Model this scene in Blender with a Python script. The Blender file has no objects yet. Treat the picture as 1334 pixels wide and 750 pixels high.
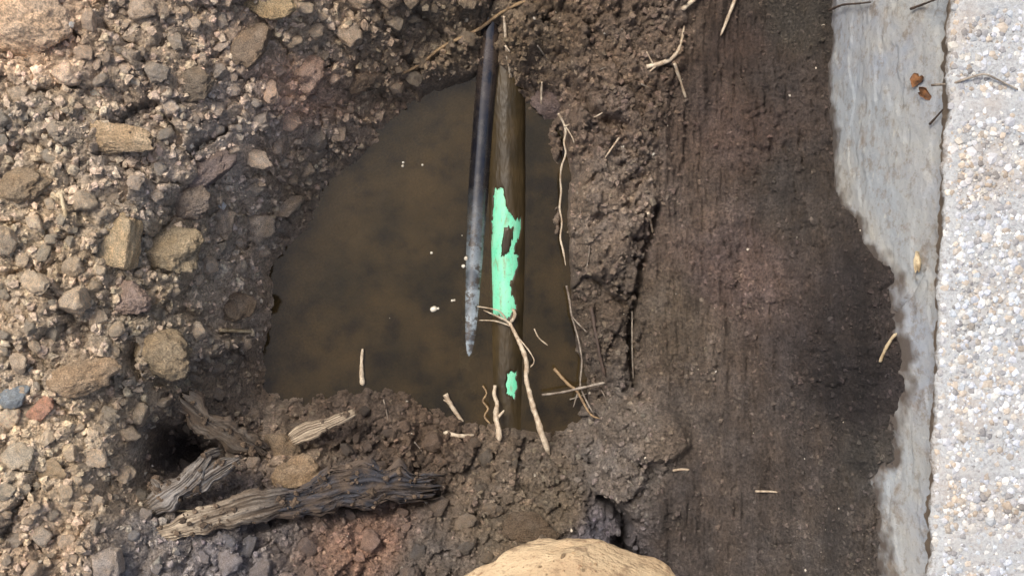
import bpy, bmesh, math, random
import numpy as np
from mathutils import Vector, noise as mnoise

S = bpy.context.scene
R = math.radians
random.seed(7)
rng = np.random.default_rng(11)

# ------------------------------------------------------------------ camera
F = 1610.0          # focal length in photo pixels (photo 1334 x 750)
ZC = 1.20           # camera height above the slab top (slab top is z = 0)
cam = bpy.data.cameras.new('camera')
cam.lens = 36.0 * F / 1334.0
cam.clip_start = 0.02
cam.clip_end = 300
camo = bpy.data.objects.new('camera', cam)
S.collection.objects.link(camo)
camo.location = (0, 0, ZC)
camo.rotation_euler = (0, 0, 0)
S.camera = camo

# ------------------------------------------------------------------ sky, sun, exposure
SUN_EL, SUN_AZ = 60.0, 318.0      # azimuth: compass degrees, 0 = +Y, 270 = -X
w = bpy.data.worlds.new('World')
S.world = w
w.use_nodes = True
nt = w.node_tree
bg = nt.nodes['Background']
sky = nt.nodes.new('ShaderNodeTexSky')
sky.sky_type = 'NISHITA'
sky.sun_disc = False
sky.sun_elevation = R(SUN_EL)
sky.sun_rotation = R(SUN_AZ)
sky.air_density = 1.0
sky.dust_density = 6.0
sky.ozone_density = 1.0
nt.links.new(sky.outputs[0], bg.inputs[0])
bg.inputs[1].default_value = 0.12
sl = bpy.data.lights.new('sun', 'SUN')
sl.energy = 1.5
sl.angle = R(20)
sl.color = (1.0, 0.965, 0.91)
so = bpy.data.objects.new('sun', sl)
S.collection.objects.link(so)
sd = Vector((math.sin(R(SUN_AZ)) * math.cos(R(SUN_EL)), math.cos(R(SUN_AZ)) * math.cos(R(SUN_EL)), math.sin(R(SUN_EL))))
so.rotation_euler = sd.to_track_quat('Z', 'Y').to_euler()
so.location = (-2, 1, 4)
S.view_settings.view_transform = 'Standard'
S.view_settings.look = 'None'
S.view_settings.exposure = 0.80
S.view_settings.gamma = 1.0
S.view_settings.use_curve_mapping = False

# ------------------------------------------------------------------ helpers
def lin(r, g, b, k=1.0):
    f = lambda c: ((c / 255 + 0.055) / 1.055) ** 2.4 if c / 255 > 0.04045 else c / 255 / 12.92
    return (f(r) * k, f(g) * k, f(b) * k)

def at(px, py, z):                       # a photo pixel at a known height -> a point
    return ((px - 667) / F * (ZC - z), (375 - py) / F * (ZC - z), z)

def x_edge(y):                           # line of the slab's edge
    return .4165 + .0376 * y

def hash2(ix, iy, seed):
    h = (ix.astype(np.int64) * 374761393 + iy.astype(np.int64) * 668265263 + seed * 1442695041) & 0xFFFFFFFF
    h = ((h ^ (h >> 13)) * 1274126177) & 0xFFFFFFFF
    h = ((h ^ (h >> 16)) * 2246822519) & 0xFFFFFFFF
    return ((h ^ (h >> 15)) & 0xFFFFFF) / float(0xFFFFFF)

def vnoise(x, y, seed=0):
    ix, iy = np.floor(x), np.floor(y)
    fx, fy = x - ix, y - iy
    ux, uy = fx * fx * (3 - 2 * fx), fy * fy * (3 - 2 * fy)
    a, b = hash2(ix, iy, seed), hash2(ix + 1, iy, seed)
    c, d = hash2(ix, iy + 1, seed), hash2(ix + 1, iy + 1, seed)
    return (a + (b - a) * ux) * (1 - uy) + (c + (d - c) * ux) * uy

def fbm(x, y, seed=0, octv=4):
    s, a, t = 0, 1.0, 0
    for o in range(octv):
        c, n = math.cos(o * 1.1), math.sin(o * 1.1)
        s = s + a * (vnoise((x * c - y * n) * 2 ** o, (x * n + y * c) * 2 ** o, seed + o) - .5)
        t += a
        a *= 0.5
    return s / t * 2

def bumps(x, y, cell, seed):             # lumpy heights: rounded domes of random size, 0..1
    gx, gy = x / cell, y / cell
    ix, iy = np.floor(gx), np.floor(gy)
    out = np.zeros_like(gx)
    for dx in (-1, 0, 1):
        for dy in (-1, 0, 1):
            jx, jy = ix + dx, iy + dy
            fx = jx + hash2(jx, jy, seed)
            fy = jy + hash2(jx, jy, seed + 1)
            h = hash2(jx, jy, seed + 2)
            rr = .35 + .55 * hash2(jx, jy, seed + 3)
            d2 = ((gx - fx) ** 2 + (gy - fy) ** 2) / (rr * rr)
            out = np.maximum(out, (h * .7 + .3) * rr * np.sqrt(np.clip(1 - d2, 0, 1)))
    return out

def plates(x, y, cell, seed):            # broken, tilted, angular plates with sunken joints
    gx, gy = x / cell, y / cell
    ix, iy = np.floor(gx), np.floor(gy)
    d1 = np.full(gx.shape, 9.0); d2 = np.full(gx.shape, 9.0); h1 = np.zeros(gx.shape)
    for dx in (-1, 0, 1):
        for dy in (-1, 0, 1):
            jx, jy = ix + dx, iy + dy
            ex = gx - jx - hash2(jx, jy, seed); ey = gy - jy - hash2(jx, jy, seed + 1)
            d = np.sqrt(ex * ex + ey * ey)
            h = hash2(jx, jy, seed + 2) ** 1.5 + 1.3 * ex * (hash2(jx, jy, seed + 3) - .5) + 1.3 * ey * (hash2(jx, jy, seed + 4) - .5)
            nw = d < d1
            d2 = np.where(nw, d1, np.minimum(d2, d)); h1 = np.where(nw, h, h1); d1 = np.where(nw, d, d1)
    e = np.clip((d2 - d1) / .22, 0, 1)
    return h1 - .42 * (1 - e) ** 2

def sstep(a, b, x):
    t = np.clip((x - a) / (b - a), 0, 1)
    return t * t * (3 - 2 * t)

def link(o, parent=None):
    S.collection.objects.link(o)
    if parent:
        o.parent = parent
    return o

def tag(o, label=None, cat=None, group=None, kind=None):
    if label: o['label'] = label
    if cat: o['category'] = cat
    if group: o['group'] = group
    if kind: o['kind'] = kind
    return o

def mesh_obj(name, verts, faces, mat, parent=None, smooth=True, cols=None):
    me = bpy.data.meshes.new(name)
    if isinstance(verts, np.ndarray) and isinstance(faces, np.ndarray):
        k = faces.shape[1]
        me.vertices.add(len(verts)); me.vertices.foreach_set('co', verts.astype(np.float32).ravel())
        me.loops.add(faces.size); me.loops.foreach_set('vertex_index', faces.astype(np.int32).ravel())
        me.polygons.add(len(faces))
        me.polygons.foreach_set('loop_start', np.arange(0, faces.size, k, dtype=np.int32))
        me.update(calc_edges=True)
    else:
        me.from_pydata([tuple(v) for v in verts], [], [tuple(f) for f in faces])
    me.polygons.foreach_set('use_smooth', np.full(len(me.polygons), bool(smooth)))
    if cols is not None:
        a = me.color_attributes.new('Col', 'FLOAT_COLOR', 'POINT')
        c4 = np.ones((len(verts), 4), np.float32); c4[:, :3] = cols
        a.data.foreach_set('color', c4.ravel())
    me.materials.append(mat)
    me.validate()
    return link(bpy.data.objects.new(name, me), parent)

# ------------------------------------------------------------------ materials
def mat_new(name):
    m = bpy.data.materials.new(name); m.use_nodes = True
    return m, m.node_tree, m.node_tree.nodes['Principled BSDF']

def nd(nt, t, **kw):
    n = nt.nodes.new(t)
    for k, v in kw.items():
        setattr(n, k, v)
    return n

def noise_node(nt, vec, scale, detail=6, rough=.6):
    n = nd(nt, 'ShaderNodeTexNoise')
    n.inputs['Scale'].default_value = scale; n.inputs['Detail'].default_value = detail
    n.inputs['Roughness'].default_value = rough
    nt.links.new(vec, n.inputs['Vector'])
    return n

def maprange(nt, src, a, b, c, d):
    n = nd(nt, 'ShaderNodeMapRange')
    for i, v in zip((1, 2, 3, 4), (a, b, c, d)):
        n.inputs[i].default_value = v
    nt.links.new(src, n.inputs[0])
    return n.outputs[0]

def mixc(nt, fac, a, b, mode='MIX'):
    n = nd(nt, 'ShaderNodeMix', data_type='RGBA', blend_type=mode)
    for s, i in ((fac, 0), (a, 6), (b, 7)):
        if hasattr(s, 'is_linked'):
            nt.links.new(s, n.inputs[i])
        else:
            n.inputs[i].default_value = s if i == 0 else (*s, 1)
    return n.outputs[2]

def soil_material(name, source, bump=.5, wet_spec=.35, stretch=None):
    m, nt, p = mat_new(name)
    tc = nd(nt, 'ShaderNodeTexCoord')
    vec = tc.outputs['Object']
    oi = nd(nt, 'ShaderNodeObjectInfo')
    if source == 'object':
        add = nd(nt, 'ShaderNodeVectorMath', operation='ADD')
        cmb = nd(nt, 'ShaderNodeCombineXYZ')
        for i in range(3):
            mm = nd(nt, 'ShaderNodeMath', operation='MULTIPLY'); mm.inputs[1].default_value = 7.3 + 3 * i
            nt.links.new(oi.outputs['Random'], mm.inputs[0]); nt.links.new(mm.outputs[0], cmb.inputs[i])
        nt.links.new(vec, add.inputs[0]); nt.links.new(cmb.outputs[0], add.inputs[1])
        vec = add.outputs[0]
        base = oi.outputs['Color']
        ks = .06
    else:
        at_ = nd(nt, 'ShaderNodeAttribute', attribute_name='Col')
        base = at_.outputs['Color']
        ks = 1.0
    n1 = noise_node(nt, vec, 45 * ks, 5); n2 = noise_node(nt, vec, 260 * ks, 6, .7); n3 = noise_node(nt, vec, 700 * ks, 3, .6)
    v1 = maprange(nt, n1.outputs[0], .3, .7, .72, 1.25)
    c = mixc(nt, 1.0, base, (1, 1, 1))
    nt.nodes.remove(nt.nodes[-1])
    f = nd(nt, 'ShaderNodeMath', operation='MULTIPLY')
    nt.links.new(v1, f.inputs[0]); nt.links.new(maprange(nt, n2.outputs[0], .32, .68, .38, 1.65), f.inputs[1])
    sc = nd(nt, 'ShaderNodeVectorMath', operation='SCALE')
    nt.links.new(base, sc.inputs[0]); nt.links.new(f.outputs[0], sc.inputs['Scale'])
    # warm / grey drift
    dr = mixc(nt, maprange(nt, noise_node(nt, vec, 22 * ks, 3).outputs[0], .35, .65, 0, 1), (1.05, 1.0, .93), (.97, 1.0, 1.04))
    c = mixc(nt, 1.0, sc.outputs[0], dr, 'MULTIPLY')
    # tiny pale grains
    c = mixc(nt, maprange(nt, n3.outputs[0], .66, .74, 0, .6), c, (.42, .38, .32))
    nt.links.new(c, p.inputs['Base Color'])
    p.inputs['Roughness'].default_value = .82
    nt.links.new(maprange(nt, n1.outputs[0], .35, .65, .55, .95), p.inputs['Roughness'])
    p.inputs['Specular IOR Level'].default_value = wet_spec
    b1 = nd(nt, 'ShaderNodeBump'); b1.inputs['Strength'].default_value = min(1, bump * 1.3); b1.inputs['Distance'].default_value = .009
    hs = nd(nt, 'ShaderNodeMath', operation='MULTIPLY_ADD'); hs.inputs[1].default_value = .35
    nt.links.new(n3.outputs[0], hs.inputs[0]); nt.links.new(n2.outputs[0], hs.inputs[2])
    nt.links.new(hs.outputs[0], b1.inputs['Height']); nt.links.new(b1.outputs[0], p.inputs['Normal'])
    return m

M = {}
M['soil'] = soil_material('soil', 'attr', .75)
M['crumb'] = soil_material('soil_crumb', 'attr', .5)
M['clod'] = soil_material('soil_clod', 'object', .7)

def root_material(name, ca, cb, rough=.7, sc=90):
    m, nt, p = mat_new(name)
    tc = nd(nt, 'ShaderNodeTexCoord')
    mp = nd(nt, 'ShaderNodeMapping')
    nt.links.new(tc.outputs['Object'], mp.inputs[0])
    n1 = noise_node(nt, mp.outputs[0], sc, 6, .65)
    n2 = noise_node(nt, mp.outputs[0], sc * 6, 4, .6)
    c = mixc(nt, maprange(nt, n1.outputs[0], .38, .62, 0, 1), ca, cb)
    c = mixc(nt, maprange(nt, n2.outputs[0], .6, .7, 0, .6), c, lin(70, 56, 44))
    nt.links.new(c, p.inputs['Base Color'])
    p.inputs['Roughness'].default_value = rough
    b = nd(nt, 'ShaderNodeBump'); b.inputs['Strength'].default_value = .5; b.inputs['Distance'].default_value = .003
    nt.links.new(n2.outputs[0], b.inputs['Height']); nt.links.new(b.outputs[0], p.inputs['Normal'])
    return m

M['root_pale'] = root_material('root_pale', lin(200, 186, 162), lin(150, 130, 106))
M['root_tan'] = root_material('root_tan', lin(160, 134, 98), lin(105, 84, 60))
M['root_grey'] = root_material('root_grey', lin(150, 140, 125), lin(95, 82, 70))
M['root_dark'] = root_material('root_dark', lin(80, 64, 52), lin(52, 42, 36))
M['wood_grey'] = root_material('wood_grey', lin(140, 134, 124), lin(92, 84, 76), .8, 60)
M['wood_pale'] = root_material('wood_pale', lin(176, 158, 132), lin(128, 108, 86), .75, 70)
M['wood_dull'] = root_material('wood_dull', lin(112, 102, 90), lin(76, 68, 60), .8, 60)
M['bark'] = root_material('bark', lin(86, 84, 84), lin(46, 43, 44), .6, 60)
M['straw'] = root_material('straw', lin(200, 184, 150), lin(160, 138, 104))
M['leaf'] = root_material('leaf', lin(138, 92, 52), lin(84, 56, 34), .7, 120)

def concrete_material():
    m, nt, p = mat_new('footing_concrete')
    tc = nd(nt, 'ShaderNodeTexCoord'); v = tc.outputs['Object']
    big = noise_node(nt, v, 7, 4, .55); mid = noise_node(nt, v, 28, 6, .65); fine = noise_node(nt, v, 330, 5, .7)
    c = mixc(nt, maprange(nt, big.outputs[0], .38, .62, 0, 1), lin(150, 155, 157), lin(164, 159, 146))
    c = mixc(nt, maprange(nt, mid.outputs[0], .56, .74, 0, .75), c, lin(122, 104, 84))
    c = mixc(nt, maprange(nt, noise_node(nt, v, 60, 5, .7).outputs[0], .60, .72, 0, .7), c, lin(190, 186, 174))
    mp = nd(nt, 'ShaderNodeMapping'); mp.inputs['Scale'].default_value = (1, .8, .6); nt.links.new(v, mp.inputs[0])
    c = mixc(nt, maprange(nt, noise_node(nt, mp.outputs[0], 9, 5, .6).outputs[0], .46, .64, 0, .85), c, lin(142, 150, 160))
    c = mixc(nt, maprange(nt, noise_node(nt, mp.outputs[0], 34, 6, .7).outputs[0], .58, .66, 0, .6), c, lin(108, 92, 72))
    c = mixc(nt, maprange(nt, fine.outputs[0], .58, .72, 0, .45), c, lin(90, 84, 76))
    c = mixc(nt, maprange(nt, noise_node(nt, v, 70, 7, .75).outputs[0], .53, .62, 0, .55), c, lin(120, 110, 96))
    atn = nd(nt, 'ShaderNodeAttribute', attribute_name='Col')       # R: mud smeared up from the soil line, G: brown stain and painted shadow under the slab edge
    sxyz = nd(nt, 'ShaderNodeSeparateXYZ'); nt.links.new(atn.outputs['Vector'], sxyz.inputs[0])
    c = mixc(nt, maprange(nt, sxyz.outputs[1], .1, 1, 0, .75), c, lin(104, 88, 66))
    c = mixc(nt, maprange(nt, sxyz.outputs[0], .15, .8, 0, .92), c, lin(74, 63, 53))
    nt.links.new(c, p.inputs['Base Color'])
    p.inputs['Roughness'].default_value = .85
    b = nd(nt, 'ShaderNodeBump'); b.inputs['Strength'].default_value = .45; b.inputs['Distance'].default_value = .003
    nt.links.new(fine.outputs[0], b.inputs['Height']); nt.links.new(b.outputs[0], p.inputs['Normal'])
    return m
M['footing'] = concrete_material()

def slab_material():
    m, nt, p = mat_new('slab_matrix')
    tc = nd(nt, 'ShaderNodeTexCoord'); v = tc.outputs['Object']
    vo = nd(nt, 'ShaderNodeTexVoronoi'); vo.inputs['Scale'].default_value = 130
    nt.links.new(v, vo.inputs['Vector'])
    n = noise_node(nt, v, 300, 5, .7)
    g = noise_node(nt, v, 12, 3)
    c = mixc(nt, maprange(nt, n.outputs[0], .35, .65, 0, 1), lin(118, 118, 117), lin(178, 181, 182))
    c = mixc(nt, maprange(nt, vo.outputs['Distance'], .1, .5, 0, .6), lin(168, 169, 166), c)
    c = mixc(nt, maprange(nt, g.outputs[0], .5, .7, 0, .5), c, lin(168, 148, 126))
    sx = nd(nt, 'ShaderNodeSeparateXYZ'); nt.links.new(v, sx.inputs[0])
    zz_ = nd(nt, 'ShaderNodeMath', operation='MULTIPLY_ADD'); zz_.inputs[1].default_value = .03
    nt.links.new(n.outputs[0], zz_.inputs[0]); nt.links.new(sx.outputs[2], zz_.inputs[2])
    c = mixc(nt, maprange(nt, zz_.outputs[0], .113, .100, 0, .9), c, lin(112, 94, 72))      # browned side: soil stain with the slab-edge shadow painted in
    nt.links.new(c, p.inputs['Base Color'])
    p.inputs['Roughness'].default_value = .8
    b = nd(nt, 'ShaderNodeBump'); b.inputs['Strength'].default_value = .6; b.inputs['Distance'].default_value = .003
    nt.links.new(n.outputs[0], b.inputs['Height']); nt.links.new(b.outputs[0], p.inputs['Normal'])
    return m
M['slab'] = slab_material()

def attr_mat(name, rough, spec=.4):
    m, nt, p = mat_new(name)
    a = nd(nt, 'ShaderNodeAttribute', attribute_name='Col')
    tc = nd(nt, 'ShaderNodeTexCoord')
    n = noise_node(nt, tc.outputs['Object'], 420, 4, .65)
    sc = nd(nt, 'ShaderNodeVectorMath', operation='SCALE')
    nt.links.new(a.outputs['Color'], sc.inputs[0]); nt.links.new(maprange(nt, n.outputs[0], .3, .7, .72, 1.15), sc.inputs['Scale'])
    nt.links.new(sc.outputs[0], p.inputs['Base Color'])
    p.inputs['Roughness'].default_value = rough
    p.inputs['Specular IOR Level'].default_value = spec
    return m
M['pebble'] = attr_mat('pebble', .6)

def water_material():
    m, nt, p = mat_new('muddy_water')
    tc = nd(nt, 'ShaderNodeTexCoord'); v = tc.outputs['Object']
    n = noise_node(nt, v, 13, 5, .6)
    n2 = noise_node(nt, v, 26, 5, .65)
    c = mixc(nt, maprange(nt, n.outputs[0], .35, .65, 0, 1), lin(64, 52, 31), lin(36, 32, 21))
    c = mixc(nt, maprange(nt, n2.outputs[0], .52, .68, 0, .7), c, lin(30, 25, 18))
    nt.links.new(c, p.inputs['Base Color'])
    p.inputs['Roughness'].default_value = .06
    p.inputs['IOR'].default_value = 1.33
    p.inputs['Specular IOR Level'].default_value = .5
    b = nd(nt, 'ShaderNodeBump'); b.inputs['Strength'].default_value = .12; b.inputs['Distance'].default_value = .004
    nt.links.new(noise_node(nt, v, 18, 2).outputs[0], b.inputs['Height']); nt.links.new(b.outputs[0], p.inputs['Normal'])
    tr = nd(nt, 'ShaderNodeBsdfTransparent'); tr.inputs[0].default_value = (.62, .5, .34, 1)
    mx = nd(nt, 'ShaderNodeMixShader'); mx.inputs[0].default_value = .74
    nt.links.new(tr.outputs[0], mx.inputs[1]); nt.links.new(p.outputs[0], mx.inputs[2])
    nt.links.new(mx.outputs[0], nt.nodes['Material Output'].inputs[0])
    return m
M['water'] = water_material()

def simple(name, ca, cb, rough, sc=60, spec=.5, bump=.1):
    m, nt, p = mat_new(name)
    tc = nd(nt, 'ShaderNodeTexCoord')
    n = noise_node(nt, tc.outputs['Object'], sc, 5, .6)
    nt.links.new(mixc(nt, maprange(nt, n.outputs[0], .38, .64, 0, 1), ca, cb), p.inputs['Base Color'])
    p.inputs['Roughness'].default_value = rough
    p.inputs['Specular IOR Level'].default_value = spec
    b = nd(nt, 'ShaderNodeBump'); b.inputs['Strength'].default_value = bump; b.inputs['Distance'].default_value = .002
    nt.links.new(n.outputs[0], b.inputs['Height']); nt.links.new(b.outputs[0], p.inputs['Normal'])
    return m
def green_material():
    m, nt, p = mat_new('green_plastic')
    tc = nd(nt, 'ShaderNodeTexCoord'); v = tc.outputs['Object']
    mp = nd(nt, 'ShaderNodeMapping'); mp.inputs['Scale'].default_value = (1, .3, 1); nt.links.new(v, mp.inputs[0])
    n = noise_node(nt, mp.outputs[0], 90, 6, .65)
    c = mixc(nt, maprange(nt, n.outputs[0], .38, .6, 0, 1), lin(100, 196, 154), lin(124, 196, 160))
    c = mixc(nt, maprange(nt, noise_node(nt, mp.outputs[0], 160, 6, .7).outputs[0], .52, .66, 0, .75), c, lin(120, 128, 96))
    c = mixc(nt, maprange(nt, noise_node(nt, v, 420, 4, .7).outputs[0], .6, .68, 0, .8), c, lin(84, 74, 52))
    nt.links.new(c, p.inputs['Base Color'])
    nt.links.new(maprange(nt, n.outputs[0], .4, .6, .25, .55), p.inputs['Roughness'])
    return m
M['green'] = green_material()
def conduit_material():
    m, nt, p = mat_new('black_plastic')
    tc = nd(nt, 'ShaderNodeTexCoord'); v = tc.outputs['Object']
    sx = nd(nt, 'ShaderNodeSeparateXYZ'); nt.links.new(v, sx.inputs[0])
    n = noise_node(nt, v, 55, 5, .6)
    c = mixc(nt, maprange(nt, n.outputs[0], .4, .62, 0, 1), lin(18, 20, 27), lin(34, 32, 32))
    f1 = nd(nt, 'ShaderNodeMath', operation='MULTIPLY')          # pale sky sheen painted into the colour, patchy, on the lower stretch
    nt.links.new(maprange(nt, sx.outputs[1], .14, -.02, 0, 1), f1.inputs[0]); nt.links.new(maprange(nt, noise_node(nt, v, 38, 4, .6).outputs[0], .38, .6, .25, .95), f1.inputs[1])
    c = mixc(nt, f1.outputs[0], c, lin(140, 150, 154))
    f3 = nd(nt, 'ShaderNodeMath', operation='MULTIPLY')          # wet mud clinging in patches
    nt.links.new(maprange(nt, sx.outputs[1], .16, .06, 0, 1), f3.inputs[0]); nt.links.new(maprange(nt, noise_node(nt, v, 75, 6, .7).outputs[0], .49, .56, 0, .92), f3.inputs[1])
    c = mixc(nt, f3.outputs[0], c, lin(56, 48, 36))
    f2 = nd(nt, 'ShaderNodeMath', operation='MULTIPLY')          # soil smeared on the end by the bank
    nt.links.new(maprange(nt, sx.outputs[1], .22, .33, 0, 1), f2.inputs[0]); nt.links.new(maprange(nt, n.outputs[0], .36, .5, 0, .9), f2.inputs[1])
    c = mixc(nt, f2.outputs[0], c, lin(62, 52, 44))
    nt.links.new(c, p.inputs['Base Color'])
    nt.links.new(maprange(nt, n.outputs[0], .4, .62, .12, .3), p.inputs['Roughness'])
    p.inputs['Specular IOR Level'].default_value = .8
    return m
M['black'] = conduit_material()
M['mud'] = simple('wet_mud', lin(62, 51, 32), lin(46, 39, 26), .4, 26, .25, .2)
M['foam'] = simple('foam', lin(205, 200, 185), lin(170, 160, 140), .35, 200)
M['clay'] = simple('smooth_clay', lin(100, 88, 74), lin(82, 72, 61), .75, 40, .3, .6)

# ------------------------------------------------------------------ the ground as a height field
CP = {
 -150: [(-80,-.20),(120,-.20),(260,-.22),(420,-.26),(560,-.32),(660,-.36),(760,-.36),(860,-.38),(960,-.40),(1055,-.35)],
 -50: [(-40,-.20),(100,-.20),(250,-.23),(400,-.29),(520,-.35),(620,-.405),(690,-.405),(760,-.39),(850,-.39),(940,-.40),(1000,-.41),(1055,-.35)],
 50: [(0,-.20),(120,-.21),(250,-.25),(380,-.32),(480,-.39),(560,-.44),(605,-.465),(638,-.488),(668,-.435),(695,-.42),(760,-.40),(850,-.40),(920,-.41),(1000,-.40),(1060,-.335)],
  5: [(600,-.43),(640,-.432),(680,-.415)],
 100: [(560,-.475),(600,-.487),(622,-.50),(650,-.50),(672,-.47),(695,-.475),(722,-.46),(760,-.41)],
 150: [(0,-.20),(120,-.22),(250,-.27),(350,-.34),(430,-.42),(490,-.475),(516,-.497),(560,-.54),(620,-.6),(665,-.55),(700,-.508),(725,-.51),(746,-.43),(850,-.40),(900,-.42),(980,-.38),(1065,-.325)],
 250: [(0,-.20),(120,-.22),(230,-.28),(320,-.365),(380,-.44),(420,-.497),(460,-.54),(600,-.6),(665,-.57),(705,-.518),(718,-.54),(748,-.465),(790,-.42),(840,-.42),(900,-.42),(980,-.38),(1075,-.29)],
 300: [(1098,-.235)],
 350: [(0,-.20),(120,-.22),(220,-.29),(290,-.38),(325,-.44),(350,-.497),(385,-.54),(560,-.6),(690,-.55),(718,-.56),(748,-.465),(800,-.43),(850,-.42),(930,-.38),(1040,-.30),(1150,-.15)],
 450: [(0,-.20),(130,-.23),(220,-.30),(285,-.39),(318,-.44),(342,-.497),(380,-.54),(560,-.6),(722,-.57),(752,-.48),(800,-.45),(850,-.42),(930,-.37),(1050,-.27),(1165,-.12)],
 515: [(0,-.20),(130,-.23),(220,-.31),(300,-.42),(332,-.480),(350,-.503),(390,-.508),(430,-.500),(480,-.49),(540,-.505),(620,-.55),(680,-.58),(730,-.56),(765,-.5),(800,-.44),(850,-.41),(930,-.36),(1050,-.27),(1162,-.125)],
 555: [(430,-.455),(520,-.46),(600,-.49),(660,-.50),(710,-.52),(745,-.50)],
 590: [(0,-.20),(130,-.23),(190,-.31),(235,-.40),(280,-.38),(350,-.41),(430,-.44),(520,-.44),(600,-.455),(660,-.46),(720,-.465),(760,-.45),(830,-.39),(900,-.37),(1000,-.3),(1090,-.215),(1143,-.145)],
 670: [(0,-.20),(130,-.23),(220,-.29),(320,-.33),(400,-.37),(480,-.40),(560,-.42),(640,-.41),(720,-.41),(790,-.41),(850,-.38),(950,-.33),(1050,-.25),(1110,-.175),(1150,-.14)],
 750: [(0,-.20),(130,-.22),(250,-.27),(400,-.32),(550,-.34),(700,-.34),(780,-.37),(820,-.41),(900,-.36),(1050,-.24),(1115,-.16),(1154,-.13)],
 850: [(-40,-.20),(130,-.21),(250,-.24),(400,-.28),(550,-.28),(700,-.28),(800,-.30),(900,-.30),(1050,-.22),(1180,-.085)],
}
pts = []
for py, row in CP.items():
    for px, z in row:
        pts.append(at(px, py, z))
for y in (-1.4, -.9, -.6):
    for x in (-2, -1.2, -.7, -.3, .1, .4):
        pts.append((x, y, -.11 if y < -.7 else -.14))
for y in (.6, .9, 1.4):
    for x in (-2, -1.2, -.7, -.3, .1, .4):
        pts.append((x, y, -.11 if y > .7 else -.15))
for y in (-.3, 0, .3):
    pts += [(-.95, y, -.17), (-1.4, y, -.14), (-2, y, -.11)]
for y in (-1.2, -.6, -.3, 0, .3, .6, 1.2):
    pts += [(.50, y, -.25 if abs(y) < .5 else -.15), (.8, y, -.22), (1.4, y, -.2), (2.0, y, -.12)]
pts = np.array(pts)
c2 = .018 ** 2
def kern(ax, ay, bx, by):
    return np.sqrt((ax - bx) ** 2 + (ay - by) ** 2 + c2)
A = kern(pts[:, 0][:, None], pts[:, 1][:, None], pts[None, :, 0], pts[None, :, 1])
zm = pts[:, 2].mean()
wts = np.linalg.solve(A + 1e-5 * np.eye(len(pts)), pts[:, 2] - zm)

def raw_height(x, y):
    x = np.atleast_1d(np.asarray(x, float)); y = np.atleast_1d(np.asarray(y, float))
    out = np.empty(len(x))
    for i in range(0, len(x), 40000):
        out[i:i + 40000] = kern(x[i:i + 40000, None], y[i:i + 40000, None], pts[None, :, 0], pts[None, :, 1]) @ wts + zm
    far = sstep(1.6, 2.3, np.maximum(np.abs(x), np.abs(y)))
    return np.clip(out, -.62, -.06) * (1 - far) + far * -.10

def to_px(x, y, z):
    return x * F / (ZC - z) + 667, 375 - y * F / (ZC - z)

def seg_dist(px, py, poly):
    d = np.full(px.shape, 1e9)
    for (ax, ay), (bx, by) in zip(poly[:-1], poly[1:]):
        vx, vy = bx - ax, by - ay
        t = np.clip(((px - ax) * vx + (py - ay) * vy) / (vx * vx + vy * vy), 0, 1)
        d = np.minimum(d, np.hypot(px - ax - t * vx, py - ay - t * vy))
    return d

CRACKS = [  # photo polyline, half width px, depth m
 ([(858, 270), (846, 310), (830, 380), (820, 440), (828, 505)], 5, .035),
 ([(745, 110), (780, 150), (815, 165)], 9, .03),
 ([(733, 170), (736, 230), (736, 330), (738, 400), (750, 470), (760, 520)], 7, .06),
 ([(786, 652), (808, 668), (818, 690), (808, 712), (822, 735)], 9, .07),
 ([(172, 452), (163, 470), (178, 488)], 9, .03),
 ([(258, 190), (290, 168)], 7, .025),
 ([(770, 360), (800, 385), (818, 400)], 4, .02),
 ([(545, 655), (500, 668), (440, 660), (390, 668), (330, 690)], 8, .03),
 ([(200, 575), (235, 590), (275, 600)], 24, .05),
]

BULGES = [(838, 562, 64, 46, 20, .026, .8), (789, 285, 36, 96, -3, .024, .55), (792, 450, 32, 56, -8, .022, .2), (806, 628, 36, 32, 0, .016, .1)]

def zone_px(px, py):
    wall_l = np.interp(py, [-200, 0, 130, 250, 400, 500, 600, 700, 800], [925, 905, 880, 850, 835, 840, 880, 845, 830])
    wall = sstep(-18, 14, px - wall_l)
    pool_r = np.interp(py, [-200, 40, 110, 160, 230, 300, 360, 440, 500, 530, 800], [640, 610, 585, 520, 445, 400, 355, 345, 350, 330, 330])
    left = 1 - sstep(-60, 30, px - pool_r)
    low = sstep(490, 540, py) * (1 - wall) * sstep(160, 330, px + (py - 560) * .3)
    left = left * (1 - low)
    return wall, left, low

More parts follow.
